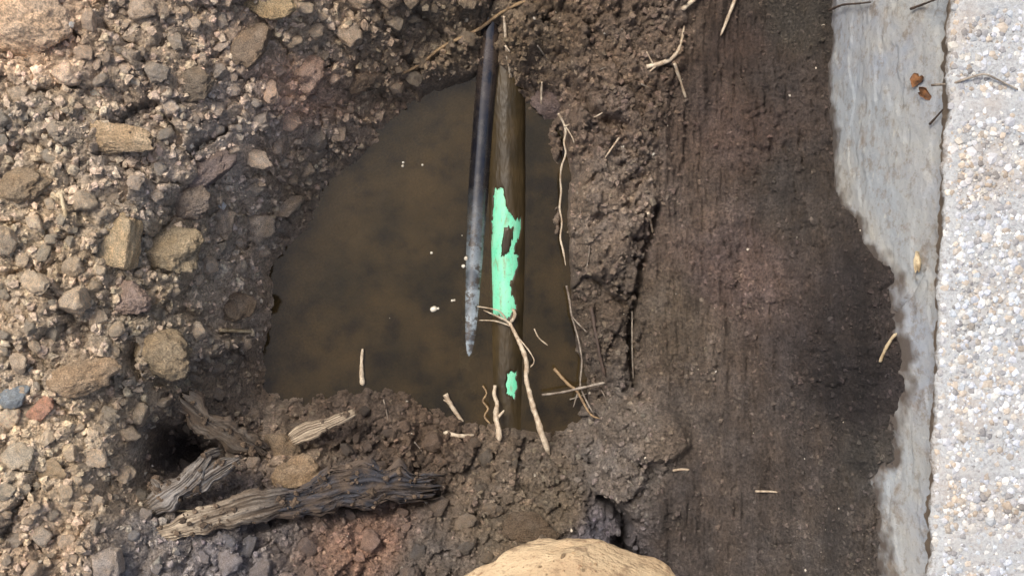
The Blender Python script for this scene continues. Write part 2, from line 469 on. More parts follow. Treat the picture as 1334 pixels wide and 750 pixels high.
def full_height(x, y):
    z = raw_height(x, y)
    px, py = to_px(x, y, z)
    wall, left, low = zone_px(px, py)
    other = np.clip(1 - wall - left - low, 0, 1)
    wx = x + .006 * fbm(x * 60, y * 60, 5, 3); wy = y + .006 * fbm(x * 60, y * 60, 9, 3)
    wx2 = wx + .004 * fbm(x * 170, y * 170, 6, 3); wy2 = wy + .004 * fbm(x * 170, y * 170, 8, 3)
    patch = sstep(-.15, .35, fbm(x * 11, y * 11, 37, 3))
    lum = plates(wx2, wy2, .070, 21) * .022 + plates(wx2, wy2, .032, 31) * .015 * (.4 + .6 * patch) + plates(wx2, wy2, .0130, 41) * .0060 + bumps(wx2, wy2, .0070, 45) * .0035 + .004 * fbm(x * 130, y * 130, 43, 4)
    lum2 = plates(wx2, wy2, .034, 51) * .010 + plates(wx2, wy2, .015, 61) * .007 + bumps(wx2, wy2, .0075, 71) * .006 + .005 * fbm(x * 110, y * 110, 73, 4)
    stri = fbm(x * 105, y * 16, 80, 4) * .0060 + fbm(x * 330, y * 40, 90, 3) * .0065 + fbm(x * 24, y * 6, 95, 3) * .009 \
        - .0035 * sstep(.6, .95, vnoise(x * 190 + 2 * fbm(x * 60, y * 30, 98, 2), y * 40, 97)) + .004 * sstep(.25, .6, fbm(x * 70, y * 70, 99, 4))
    lump_w = fbm(x * 16, y * 12, 101, 3)
    lz = sum(np.exp(-((px - a) ** 2 + (py - b) ** 2) / r_ ** 2) for a, b, r_ in ((1005, 140, 60), (1015, 230, 45), (1100, 470, 70), (1125, 590, 45), (1135, 700, 45), (1050, 320, 45), (930, 330, 40)))
    lz = np.clip(lz * 1.3 + sstep(.15, .5, lump_w), 0, 1)
    stri = stri + lz * (plates(wx2, wy2, .018, 103) * .008 + bumps(wx2, wy2, .008, 107) * .007)
    dz = left * (lum - .012 + .012 * fbm(x * 18, y * 18, 3, 3)) + low * (lum2 * 1.45 - .008 + .010 * fbm(x * 22, y * 22, 13, 3)) \
        + other * (1.5 * lum2 - .006 + .006 * fbm(x * 20, y * 20, 17, 3)) + wall * stri
    under = sstep(-.49, -.54, z)
    dz = dz * (1 - .85 * under)
    dz = dz + .0012 * fbm(x * 420, y * 420, 23, 3)
    for poly, hw, dep in CRACKS:
        d = seg_dist(px + 5 * fbm(x * 60, y * 60, 29, 3), py + 5 * fbm(x * 60, y * 60, 33, 3), poly)
        dz = dz - dep * (1 - sstep(.15, 1.3, d / hw))
    for a, b, rx, ry, tl, hh, soft in BULGES:
        ct, st = math.cos(R(tl)), math.sin(R(tl))
        ex, ey = px - a + 9 * fbm(x * 30, y * 30, 311, 3), py - b + 9 * fbm(x * 30, y * 30, 315, 3)
        q = np.sqrt(((ex * ct + ey * st) / rx) ** 2 + ((-ex * st + ey * ct) / ry) ** 2)
        k_ = 1 - sstep(.72, 1.06, q)
        dz = dz * (1 - soft * k_ * sstep(-.6, .5, (px - a) / rx)) + hh * k_ * np.sqrt(np.clip(1.25 - q * q, .05, 2)) + k_ * .0022 * fbm(x * 150, y * 150, 321, 4)
    near = sstep(.05, .0, x_edge(y) - .02 - x)
    dz = dz + near * (.009 * fbm(x * 26, y * 26, 331, 3) + .006 * (bumps(wx2, wy2, .014, 333) - .3))
    far = sstep(.75, 1.1, np.maximum(np.abs(x), np.abs(y)))
    return z + dz * (1 - .6 * far)

COLP = np.array([
 (60,60,160,135,110),(60,180,140,124,104),(60,300,152,133,108),(60,450,142,124,102),(60,600,158,138,112),(60,720,142,122,100),(200,60,138,120,100),(200,200,138,122,105),(200,330,146,129,106),
 (200,450,126,111,91),(150,600,140,122,100),(300,150,130,115,100),(300,300,128,113,96),(320,430,122,107,90),(280,500,106,93,78),
 (400,50,132,114,93),(390,110,150,120,98),(400,180,124,108,92),(520,60,114,97,78),(430,230,104,91,75),(600,40,102,88,70),(690,50,94,79,61),
 (780,60,92,77,62),(760,150,94,79,66),(870,40,96,81,67),(960,60,64,52,45),(960,180,82,67,58),(900,250,82,70,60),(790,260,108,94,80),(800,420,76,65,54),
 (870,420,80,70,57),(950,350,84,70,63),(1010,100,62,54,48),(1020,20,55,50,42),(1020,260,64,57,50),(1100,420,46,40,37),(1110,500,42,37,36),(1050,600,68,60,53),
 (900,650,70,62,55),(1120,600,64,60,54),(1120,700,70,64,58),(850,560,88,78,67),(720,660,88,77,62),(640,600,90,78,64),(560,560,78,64,51),(450,540,72,60,50),(380,600,120,103,84),
 (470,690,116,90,73),(300,720,98,92,90),(200,730,104,97,92),(560,720,86,77,68),(230,580,52,45,41),(660,700,92,80,64),(520,350,56,46,35),(800,610,96,88,80),(780,690,78,74,78),
 (330,660,80,72,66),(460,640,62,58,56)], float)
def soil_colour(x, y, z):
    px, py = to_px(x, y, z)
    px = px + 26 * fbm(x * 14, y * 14, 141, 3); py = py + 26 * fbm(x * 14, y * 14, 145, 3)
    acc = np.zeros((len(x), 3)); ws = np.zeros(len(x))
    for a, b, r, g, bl in COLP:
        d2 = ((px - a) ** 2 + (py - b) ** 2) / 45.0 ** 2
        ww = 1 / (d2 + .25) ** 2
        acc += ww[:, None] * np.array(lin(r, g, bl)); ws += ww
    c = acc / ws[:, None]
    v = 1 + .22 * fbm(x * 50, y * 50, 151, 4)
    wl_, lf_, lw_ = zone_px(px, py)
    br = 1.50 + .45 * (1 - sstep(260, 430, px)) + .60 * sstep(200, 300, px) * (1 - sstep(460, 620, px)) * (1 - sstep(430, 520, py)) + .32 * lw_ + .2 * np.clip(1 - wl_ - lf_ - lw_, 0, 1)  # zone gain; bank and pool slope lightened in colour to offset their shade
    br = br - .16 * wl_
    c = c * (1 - lf_[:, None] * np.array([.02, .0, .0]))
    c = c * (1 - wl_[:, None] * np.array([-.03, .0, .0]))
    c = c + .14 * (c.mean(1, keepdims=True) - c)
    br = br * (1 + wl_ * (.38 * fbm(x * 130, y * 11, 157, 3) + .30 * fbm(x * 36, y * 5, 159, 3)))       # clay smeared in streaks along the scrape
    return c * (v * br)[:, None]

def axis(fine0, fine1, step, far, grow=1.25):
    a = list(np.arange(fine0, fine1 + 1e-9, step))
    s = step; hi = [];  v = a[-1]
    while v < far:
        s = min(s * grow, 1.5); v += s; hi.append(v)
    s = step; lo = []; v = a[0]
    while v > -far:
        s = min(s * grow, 1.5); v -= s; lo.append(v)
    return np.array(lo[::-1] + a + hi)
gx = axis(-.74, .45, .0019, 45); gy = axis(-.44, .44, .0019, 45)
GX, GY = np.meshgrid(gx, gy)
fx, fy = GX.ravel(), GY.ravel()
fz = full_height(fx, fy)
GZ = fz.reshape(GX.shape)
nx, ny = len(gx), len(gy)
ii = (np.arange(ny - 1)[:, None] * nx + np.arange(nx - 1)[None, :]).ravel()
gf = np.stack([ii, ii + 1, ii + nx + 1, ii + nx], 1)
ground = mesh_obj('ground', np.stack([fx, fy, fz], 1), gf, M['soil'], cols=soil_colour(fx, fy, raw_height(fx, fy)))
tag(ground, 'excavated trench soil, loose and tan on one bank and dark scraped clay on the other', 'ground', kind='structure')

def H(x, y):                                   # bilinear lookup in the built ground
    i = int(np.clip(np.searchsorted(gx, x) - 1, 0, nx - 2)); j = int(np.clip(np.searchsorted(gy, y) - 1, 0, ny - 2))
    u = (x - gx[i]) / (gx[i + 1] - gx[i]); v = (y - gy[j]) / (gy[j + 1] - gy[j])
    return (GZ[j, i] * (1 - u) + GZ[j, i + 1] * u) * (1 - v) + (GZ[j + 1, i] * (1 - u) + GZ[j + 1, i + 1] * u) * v

WATER_Z = -.50
def on_ground(px, py, dz=0.0, water=True):     # where the ray through a photo pixel meets the ground
    z = -.3
    for _ in range(14):
        x, y, _z = at(px, py, z)
        h = H(x, y)
        if water: h = max(h, WATER_Z)
        z = .5 * z + .5 * h
    x, y, _z = at(px, py, z)
    return Vector((x, y, z + dz))

# ------------------------------------------------------------------ muddy water
gxw = np.linspace(-.36, .12, 40); gyw = np.linspace(-.27, .33, 50)
WX, WY = np.meshgrid(gxw, gyw)
wi = (np.arange(49)[:, None] * 40 + np.arange(39)[None, :]).ravel()
wat = mesh_obj('water', np.stack([WX.ravel(), WY.ravel(), np.full(WX.size, WATER_Z)], 1), np.stack([wi, wi + 1, wi + 41, wi + 40], 1), M['water'])
tag(wat, 'still murky brown water lying in the bottom of the hole', 'water', kind='structure')

# ------------------------------------------------------------------ concrete slab and footing
slab_t = bpy.data.objects.new('concrete_slab', None); link(slab_t)
slab_t.location = (x_edge(0), 0, -.1)
tag(slab_t, 'pale concrete slab with exposed pebble aggregate and a rough footing beside the trench', 'concrete slab')
inv = Vector((-x_edge(0), 0, .1))

ys = axis(-.5, .5, .003, 3.0); 
prof = [(1.5, -.085), (.05, -.085), (.020, -.08), (.016, -.06), (.010, -.035), (.004, -.018), (.0, -.008), (.001, -.003), (.004, -.0008), (.010, 0), (.018, 0), (.03, 0), (.05, 0), (.08, 0), (.12, 0), (.3, 0), (1.5, 0), (1.5, -.085)]
sv = []
for (dx, z) in prof:
    n1 = fbm(ys * 40, ys * 0 + z * 60, 201, 4) * .0055 + fbm(ys * 160, ys * 0 + z * 200, 207, 3) * .0030
    k = 1.0 if dx < .02 else (0.0 if dx > .2 else .3)
    sv.append(np.stack([x_edge(ys) + dx + n1 * k, ys, np.full(len(ys), z) + n1 * .25 * (1 if z > -.03 and dx < .2 else 0)], 1))
sv = np.concatenate(sv); L = len(ys); fs = []
for r in range(len(prof) - 1):
    a = r * L + np.arange(L - 1)
    fs.append(np.stack([a, a + L, a + L + 1, a + 1], 1))
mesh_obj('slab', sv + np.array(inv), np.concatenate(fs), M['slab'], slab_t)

zs = np.linspace(-.03, -.42, 200)
FY, FZ = np.meshgrid(axis(-.5, .5, .003, 2.8), zs)
fyy, fzz = FY.ravel(), FZ.ravel()
pyf = 375 - fyy * F / (ZC - fzz)
def face_x(y, z):
    q = np.clip(.30 * (-z - .03), 0, 1)
    return x_edge(y) + .022 - .068 * np.tanh(q / .068)
fx_ = face_x(fyy, fzz) + .0022 * fbm(fyy * 12, fzz * 12, 221, 3) + .0009 * fbm(fyy * 120, fzz * 120, 231, 4) + .0012 * sstep(.1, .16, fbm(fyy * 17, fzz * 34, 241, 3))
ga = seg_dist((fx_ * F / (ZC - fzz) + 667), 375 - fyy * F / (ZC - fzz), [(1203, 352), (1186, 384), (1160, 412)])
fx_ = fx_ + .004 * (1 - sstep(.5, 3.0, ga))
L2 = FY.shape[1]
a = (np.arange(len(zs) - 1)[:, None] * L2 + np.arange(L2 - 1)[None, :]).ravel()
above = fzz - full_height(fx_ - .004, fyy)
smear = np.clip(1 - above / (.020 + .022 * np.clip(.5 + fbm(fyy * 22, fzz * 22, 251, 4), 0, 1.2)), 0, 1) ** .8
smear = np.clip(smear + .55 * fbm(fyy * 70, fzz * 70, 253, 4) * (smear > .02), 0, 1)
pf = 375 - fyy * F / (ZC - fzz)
stain_shade = sstep(.05, .0, -fzz - .02 - .03 * np.clip(.5 + fbm(fyy * 26, fzz * 6, 257, 3), 0, 1)) * (.25 + .75 * np.exp(-((pf - 340) / 85) ** 2))  # brown band: stain plus the overhang's shadow painted below the slab edge
mesh_obj('footing', np.stack([fx_, fyy, fzz], 1) + np.array(inv), np.stack([a, a + L2, a + L2 + 1, a + 1], 1), M['footing'], slab_t, cols=np.stack([smear, np.clip(stain_shade, 0, 1), 0 * smear], 1))

# base shapes for crumbs and pebbles
def ico(sub):
    bm = bmesh.new(); bmesh.ops.create_icosphere(bm, subdivisions=sub, radius=1)
    v = np.array([x.co[:] for x in bm.verts]); f = np.array([[q.index for q in x.verts] for x in bm.faces])
    bm.free(); return v, f
def lump(sub, seed, rough=.25, cuts=5, cutd=.62):
    r = random.Random(seed)
    v, f = ico(sub)
    off = Vector((seed * 3.1, seed * 1.7, seed * .9))
    d = np.array([1 + rough * (mnoise.fractal(Vector(p) * 1.1 + off, .8, 2.1, 4)) for p in v])
    v = v * d[:, None]
    for _ in range(cuts):
        n = np.array(Vector((r.gauss(0, 1), r.gauss(0, 1), r.gauss(0, 1))).normalized())
        h = r.uniform(cutd, cutd + .28)
        s = v @ n
        v = v - np.clip(s - h, 0, None)[:, None] * n * .92
    if sub >= 3:
        g = []
        for p in v:
            q = Vector(p) + off
            q = q + mnoise.noise_vector(q * 3) * .12
            g.append(.13 * (.45 - mnoise.voronoi(q * 3.2)[0][0]) + .09 * (.4 - mnoise.voronoi(q * 7.5)[0][0]) + .05 * mnoise.fractal(q * 13, .7, 2.1, 3))
        v = v * (1 + np.array(g))[:, None]
    return v, f

def scatter_mesh(name, base, pos, size, rot, squash, cols, mat, parent=None, smooth=False):
    Vs, Fs, Cs = [], [], []; n0 = 0
    which = rng.integers(0, len(base), len(pos))
    for b, (bv, bf) in enumerate(base):
        m_ = np.where(which == b)[0]
        if not len(m_): continue
        q = rot[m_]
        qw, qx, qy, qz = q.T
        Rm = np.stack([1 - 2 * (qy**2 + qz**2), 2 * (qx*qy - qz*qw), 2 * (qx*qz + qy*qw), 2 * (qx*qy + qz*qw), 1 - 2 * (qx**2 + qz**2), 2 * (qy*qz - qx*qw),
                       2 * (qx*qz - qy*qw), 2 * (qy*qz + qx*qw), 1 - 2 * (qx**2 + qy**2)], 1).reshape(-1, 3, 3)
        vv = np.einsum('nij,vj->nvi', Rm, bv) * size[m_, None, None]
        vv[:, :, 2] *= squash
        vv += pos[m_, None, :]
        k = len(bv)
        Vs.append(vv.reshape(-1, 3)); Cs.append(np.repeat(cols[m_], k, 0))
        Fs.append((bf[None] + (np.arange(len(m_)) * k)[:, None, None]).reshape(-1, 3) + n0)
        n0 += len(m_) * k
    return mesh_obj(name, np.concatenate(Vs), np.concatenate(Fs), mat, parent, smooth, cols=np.concatenate(Cs))
def rquat(n):
    q = rng.normal(size=(n, 4)); return q / np.linalg.norm(q, axis=1)[:, None]

base1 = []
for i in range(9):
    bv, bf = lump(1, 300 + i, .45, 4, .55)
    bv = bv * rng.uniform(.72, 1.22, (len(bv), 1)) * np.array([1, rng.uniform(.65, 1), rng.uniform(.6, .95)])
    base1.append((bv, bf))
peb1 = [lump(1, 330 + i, .35, 4, .6) for i in range(6)]
# exposed aggregate on the slab
n = 15000
yy = rng.uniform(-.5, .5, n); xx = x_edge(yy) + .004 + rng.uniform(0, 1, n) ** 1.4 * .24
sz = .0011 + .0040 * rng.power(1.0, n) ** 3.0 + .0022 * (rng.random(n) < .03)
pal = np.array([lin(*c) for c in ((204, 204, 200), (186, 192, 196), (180, 172, 160), (166, 166, 166), (208, 206, 198), (188, 176, 160), (150, 148, 146), (194, 198, 204), (200, 202, 206))])
cc = pal[rng.integers(0, len(pal), n)] * rng.uniform(.60, .98, n)[:, None]
warm = sstep(-.05, .5, fbm(xx * 9, yy * 9, 401, 3)) * .6 + .5 * sstep(.05, .0, xx - x_edge(yy)) * sstep(.0, .3, yy)
cc = cc * (1 - warm[:, None] * np.array([.10, .2, .32]))
cc = cc * (1 + .30 * fbm(xx * 30, yy * 30, 421, 4))[:, None]
zz = np.where(xx - x_edge(yy) < .012, -.0015, 0) - sz * .10 + .0006 * fbm(xx * 90, yy * 90, 411, 3)
ag = scatter_mesh('exposed_aggregate', peb1, np.stack([xx, yy, zz], 1) + np.array(inv), sz, rquat(n), .42, cc, M['pebble'], slab_t)
ag['kind'] = 'stuff'

# ------------------------------------------------------------------ pipes
def frame_path(P):
    P = [Vector(p) for p in P]; T = []
    for i in range(len(P)):
        T.append((P[min(i + 1, len(P) - 1)] - P[max(i - 1, 0)]).normalized())
    return P, T
def resample(P, step):
    P = [Vector(p) for p in P]; out = []
    for i in range(len(P) - 1):                   # Catmull-Rom
        p0 = P[max(i - 1, 0)]; p1 = P[i]; p2 = P[i + 1]; p3 = P[min(i + 2, len(P) - 1)]
        k = max(2, int((p2 - p1).length / step))
        for j in range(k):
            t = j / k
            out.append(.5 * ((2 * p1) + (p2 - p0) * t + (2 * p0 - 5 * p1 + 4 * p2 - p3) * t * t + (3 * p1 - p0 - 3 * p2 + p3) * t ** 3))
    out.append(P[-1]); return out
def sweep(name, P, wfun, mat, parent=None, sides=8, flat=1.0, rough=0.0, step=.004, seed=0, up=Vector((0, 0, 1)), freq=120, caps=True, fibre=False):
    Q = resample(P, step); Q, T = frame_path(Q)
    V, Fc = [], []; n = len(Q)
    for i, (p, t) in enumerate(zip(Q, T)):
        s = t.cross(up)
        if s.length < 1e-3: s = Vector((1, 0, 0))
        s.normalize(); u = s.cross(t).normalized()
        r = wfun(i / (n - 1))
        for k in range(sides):
            a = 2 * math.pi * k / sides
            d = s * math.cos(a) + u * math.sin(a) * flat
            q = p + d * r
            if fibre:
                g = mnoise.fractal(Vector((math.cos(a) * 3.2 + seed, math.sin(a) * 3.2, i * step * 22)), .8, 2.1, 4) + .55 * mnoise.fractal(Vector((math.cos(a) * 1.2, math.sin(a) * 1.2 + seed, i * step * 75)), .8, 2.1, 3)
                q = p + d * r * (1 + rough * g)
            elif rough:
                q = p + d * r * (1 + rough * mnoise.fractal(q * freq + Vector((seed, 0, 0)), .8, 2.1, 3))
            V.append(q)
    for i in range(n - 1):
        for k in range(sides):
            a, b = i * sides + k, i * sides + (k + 1) % sides
            Fc.append((a, b, b + sides, a + sides))
    if caps:
        Fc.append(tuple(range(sides))[::-1]); Fc.append(tuple((n - 1) * sides + k for k in range(sides)))
    return mesh_obj(name, V, Fc, mat, parent)

# green pipe, mostly hidden by a coat of mud
RP = .0255
def pipe_axis(y):       # centre line of the green pipe
    return (-.0064 - .004 * y, y, -.5135 + .030 * (y - .05))
gp = bpy.data.objects.new('green_drain_pipe', None); link(gp)
gp.location = pipe_axis(0)
tag(gp, 'green plastic drain pipe coated in brown mud, bright patches showing through', 'pipe')
ginv = np.array(gp.location)
ny_, na_ = 30, 64
V = []; Fc = []
yl = np.linspace(-.60, .60, ny_)
for y in yl:
    c = pipe_axis(y)
    for k in range(na_):
        a = 2 * math.pi * k / na_
        V.append((c[0] + RP * math.cos(a), y, c[2] + RP * math.sin(a)))
for i in range(ny_ - 1):
    for k in range(na_):
        a, b = i * na_ + k, i * na_ + (k + 1) % na_
        Fc.append((a, b, b + na_, a + na_))
mesh_obj('barrel', np.array(V) - ginv, np.array(Fc), M['green'], gp)

PATCH = [(643,244),(655,244),(660,270),(672,288),(681,280),(679,296),(670,330),(676,332),(672,352),(664,372),(670,392),(672,404),(664,412),(656,417),(645,410),(638,414),(638,330),(640,290)]
HOLES = [[(657,297),(668,296),(668,312),(664,326),(652,333),(654,318)]]
PATCH2 = [(660,484),(673,483),(674,505),(668,518),(660,512)]
def inside(px, py, poly):
    c = np.zeros(px.shape, bool); j = len(poly) - 1
    for i in range(len(poly)):
        xi, yi = poly[i]; xj, yj = poly[j]
        cond = ((yi > py) != (yj > py)) & (px < (xj - xi) * (py - yi) / (yj - yi + 1e-9) + xi)
        c ^= cond; j = i
    return c
ym = np.linspace(-.40, .42, 560); am = np.linspace(-R(30), R(210), 190)
YM, AM = np.meshgrid(ym, am, indexing='ij')
y_, a_ = YM.ravel(), AM.ravel()
rm = RP + .0018 + .0010 * fbm(y_ * 14, a_ * 2, 251, 3) + .0003 * fbm(y_ * 160, a_ * 12, 255, 3)
cx = -.0064 - .004 * y_; cz = -.5135 + .030 * (y_ - .05)
mx_, mz_ = cx + rm * np.cos(a_), cz + rm * np.sin(a_)
ppx, ppy = to_px(mx_, y_, mz_)
wpx = ppx + 3 * fbm(y_ * 120, a_ * 8, 261, 3); wpy = ppy + 5 * fbm(y_ * 120, a_ * 8, 271, 3)
op = inside(wpx, wpy, PATCH)
for h in HOLES: op &= ~inside(wpx, wpy, h)
op |= inside(wpx, wpy, PATCH2)
op = op & (mz_ > -.53)
opg = op.reshape(YM.shape).astype(float)
# the mud thins out to nothing around the bare patches
sm = opg.copy()
for _ in range(5):
    sm = (sm + np.roll(sm, 1, 0) + np.roll(sm, -1, 0) + np.roll(sm, 1, 1) + np.roll(sm, -1, 1)) / 5
rm2 = rm - (rm - RP - .0003) * np.clip(sm.ravel() * 1.8, 0, 1)
V = np.stack([cx + rm2 * np.cos(a_), y_, cz + rm2 * np.sin(a_)], 1)
k = len(am); i0 = (np.arange(len(ym) - 1)[:, None] * k + np.arange(k - 1)[None, :]).ravel()
Fm = np.stack([i0, i0 + 1, i0 + k + 1, i0 + k], 1)
keep = ~(op[Fm].sum(1) >= 3)
mesh_obj('mud_coating', V - ginv, Fm[keep], M['mud'], gp)['label'] = 'wet brown mud film with torn edges'

# black conduit
cpath = [at(664, -160, -.44), at(652, -60, -.455), at(641, 30, -.472), at(633, 120, -.489), at(627, 200, -.500), at(622, 270, -.5063), at(617, 360, -.5102), at(612, 455, -.5142), at(604, 560, -.524)]
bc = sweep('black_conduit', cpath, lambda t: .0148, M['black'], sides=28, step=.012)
tag(bc, 'slim glossy black conduit lying along the green pipe and dipping into the water', 'conduit')

# ------------------------------------------------------------------ clods one can tell apart
big_shapes = [lump(4, 400 + i, .32, 7, .52) for i in range(10)]
med_shapes = [lump(4, 500 + i, .34, 6, .55) for i in range(12)]
def shape_mesh(name, vf, mat):
    me = bpy.data.meshes.new(name); me.from_pydata(vf[0].tolist(), [], vf[1].tolist())
    me.polygons.foreach_set('use_smooth', np.ones(len(me.polygons), dtype=bool)); me.materials.append(mat); return me
BIG = [shape_mesh('clod_shape', s, M['clod']) for s in big_shapes]
MED = [shape_mesh('clod_shape', s, M['clod']) for s in med_shapes]

def put(name, me, px, py, wpx, hpx, tilt, col, label, cat='clod', group=None, sink=.3, zf=.6, rot=None, squash_rot=True):
    p = on_ground(px, py, 0, water=False)
    s = F / (ZC - p.z)
    a, b = wpx / 2 / s, hpx / 2 / s
    c = zf * min(a, b)
    o = bpy.data.objects.new(name, me); link(o)
    o.scale = (a, b, c); o.rotation_euler = (0, 0, R(tilt))
    o.location = (p.x, p.y, p.z + c * (1 - 2 * sink) )
    o.color = (*lin(*col, 1.45), 1)
    tag(o, label, cat, group)
    return o

def base_lump(seed):
    r = random.Random(seed); v, f = ico(5); off = Vector((seed * .31, seed * .17, 2))
    d = np.array([1 + .34 * mnoise.fractal(Vector(p) * 1.0 + off, .9, 2.1, 3) for p in v]); v = v * d[:, None]
    for _ in range(6):
        n = np.array(Vector((r.gauss(0, 1), r.gauss(0, 1), r.gauss(0, 1))).normalized()); sd_ = v @ n
        v = v - np.clip(sd_ - r.uniform(.55, .85), 0, None)[:, None] * n * .85
    return v, f
def grain(v, seed):
    off = Vector((seed * .7, seed * .3, 1)); out = []
    for p in v:
        q = Vector(p) + off; q = q + mnoise.noise_vector(q * 3) * .12
        out.append(.12 * (.45 - mnoise.voronoi(q * 3.0)[0][0]) + .09 * (.4 - mnoise.voronoi(q * 7)[0][0]) + .07 * mnoise.fractal(q * 12, .7, 2.1, 3))
    ln = np.linalg.norm(v, axis=1, keepdims=True)
    return v + v / ln * np.array(out)[:, None] * .8
SPECIAL = [
 ('clay_clod', 0, 45, 32, 120, 92, 8, (190, 164, 136), 'large smooth pinkish tan clod with pitted face, biggest on the dry bank', .75),
 ('clay_clod', 1, 352, 6, 66, 40, 0, (168, 146, 112), 'flat-bottomed tan clod at the outer rim of the dry bank'),
 ('clay_clod', 2, 402, 95, 48, 52, 20, (160, 134, 116), 'pinkish grey clod above an orange soil stain on the bank'),
 ('clay_clod', 3, 140, 176, 125, 46, -8, (176, 152, 120), 'long pale tan wedge-shaped clod lying flat on the dry bank', .7),
 ('clay_clod', 5, 222, 328, 84, 66, 10, (152, 136, 110), 'rounded olive tan clod beside the blocky brick-like piece', .75),
 ('clay_clod', 6, 170, 388, 58, 48, 0, (150, 130, 116), 'mauve grey clod with a pale lower edge below the brick-like piece'),
 ('clay_clod', 7, 213, 462, 86, 62, -15, (138, 122, 98), 'large rounded olive clod next to a deep dark crevice', .75),
 ('clay_clod', 8, 245, 268, 62, 56, 30, (132, 118, 104), 'grey angular clod with a crack across it near the white pebble', .65),
 ('clay_clod', 9, 108, 488, 84, 52, 5, (156, 134, 108), 'broad tan clod with an orange tinge sitting among fine crumbs'),
 ('clay_clod', 1, 55, 532, 36, 34, 12, (182, 140, 116), 'small pink angular clod near the flat blue-grey stone'),
 ('clay_clod', 2, 268, 225, 84, 44, 32, (122, 108, 100), 'purplish grey slab of clay leaning down the bank', .6),
 ('clay_clod', 3, 388, 624, 84, 62, 20, (142, 122, 98), 'crumbly tan clod resting beside the rotten bark strip', .75),
 ('clay_clod', 4, 365, 580, 52, 42, -20, (130, 112, 90), 'tan clod tucked below the pale wood chip'),
 ('clay_clod', 0, 68, 612, 40, 26, 0, (170, 148, 118), 'flattened pale tan clod on the finely broken part of the bank'),
 ('clay_clod', 6, 330, 60, 60, 50, 40, (136, 118, 98), 'dull brown clod with a rough lumpy top at the upper bank'),
 ('clay_clod', 7, 250, 110, 58, 44, 10, (128, 114, 96), 'brown clod wedged by a dark hollow on the bank'),
 ('clay_clod', 8, 720, 138, 52, 46, -25, (104, 90, 84), 'slick mauve mud lump at the buried end of the green pipe'),
 ('clay_clod', 5, 305, 400, 58, 46, 25, (112, 98, 82), 'damp brown clod at the edge of the water'),
 ('clay_clod', 9, 30, 240, 70, 46, 10, (150, 130, 104), 'weathered tan clod with a straw piece nearby'),
 ('clay_clod', 4, 470, 105, 48, 34, 12, (110, 94, 78), 'brown clod on the slope where a thin root lies'),
 ('clay_clod', 2, 690, 690, 70, 44, -10, (96, 82, 66), 'dark crumbly clod behind the big sandy boulder'),
]
for row in SPECIAL:
    nm, si, px, py, wp, hp, tl, col, lb = row[:9]
    v, f = base_lump(900 + px + py)
    zf = row[9] if len(row) > 9 else .65
    g = math.sqrt(wp * hp); ratio = np.array([wp / g, hp / g, zf * min(wp, hp) / g])
    me = shape_mesh('clod_shape', (grain(v * ratio, px), f), M['clod'])
    o = put(nm, me, px, py, wp, hp, tl, col, lb, zf=zf, sink=.34)
    k_ = o.scale[0] / ratio[0]
    o.scale = (k_, k_, k_)

# blocky brick-like piece: a worn box with a broken end
bm = bmesh.new(); bmesh.ops.create_cube(bm, size=2)
bmesh.ops.subdivide_edges(bm, edges=bm.edges[:], cuts=17, use_grid_fill=True)
for v in bm.verts:
    q = v.co.copy(); l8 = (abs(q.x) ** 9 + abs(q.y) ** 9 + abs(q.z) ** 9) ** (1 / 9)
    v.co = q / l8
    v.co.x *= 1 + .14 * v.co.y * -1
    if v.co.y > .3: v.co.y += (v.co.y - .3) * (.35 * mnoise.noise(Vector((q.x * 1.5, q.z, 3))) - .2)
    v.co += q.normalized() * (.10 * mnoise.fractal(q * 1.5 + Vector((4, 2, 9)), .8, 2.1, 4) + .05 * (.4 - mnoise.voronoi(q * 5)[0][0]))
me = bpy.data.meshes.new('block_shape'); bm.to_mesh(me); bm.free(); me.materials.append(M['clod'])
me.polygons.foreach_set('use_smooth', np.ones(len(me.polygons), dtype=bool))
o = put('clay_block', me, 160, 312, 44, 72, -14, (182, 160, 126), 'pale tan brick-shaped block of clay with one broken end on the dry bank', 'clay block', zf=.8, sink=.2)
o.rotation_euler = (R(6), R(-14), R(-14))

put('white_pebble', MED[0], 121, 121, 27, 21, 0, (226, 214, 192), 'bright white rounded pebble, larger of two, above the long tan clod', 'pebble', zf=.8, sink=.25)
put('white_pebble', MED[1], 290, 268, 13, 12, 0, (226, 222, 214), 'tiny bright white pebble beside the grey cracked clod', 'pebble', zf=.8, sink=.25)
put('white_pebble', MED[4], 92, 32, 10, 9, 0, (224, 216, 204), 'tiny white pebble at the edge of the big pinkish clod', 'pebble', zf=.8, sink=.25)
put('grey_stone', BIG[3], 22, 516, 44, 32, 24, (140, 146, 148), 'flat blue-grey stone among tan crumbs of the dry bank', 'stone', zf=.5, sink=.25)

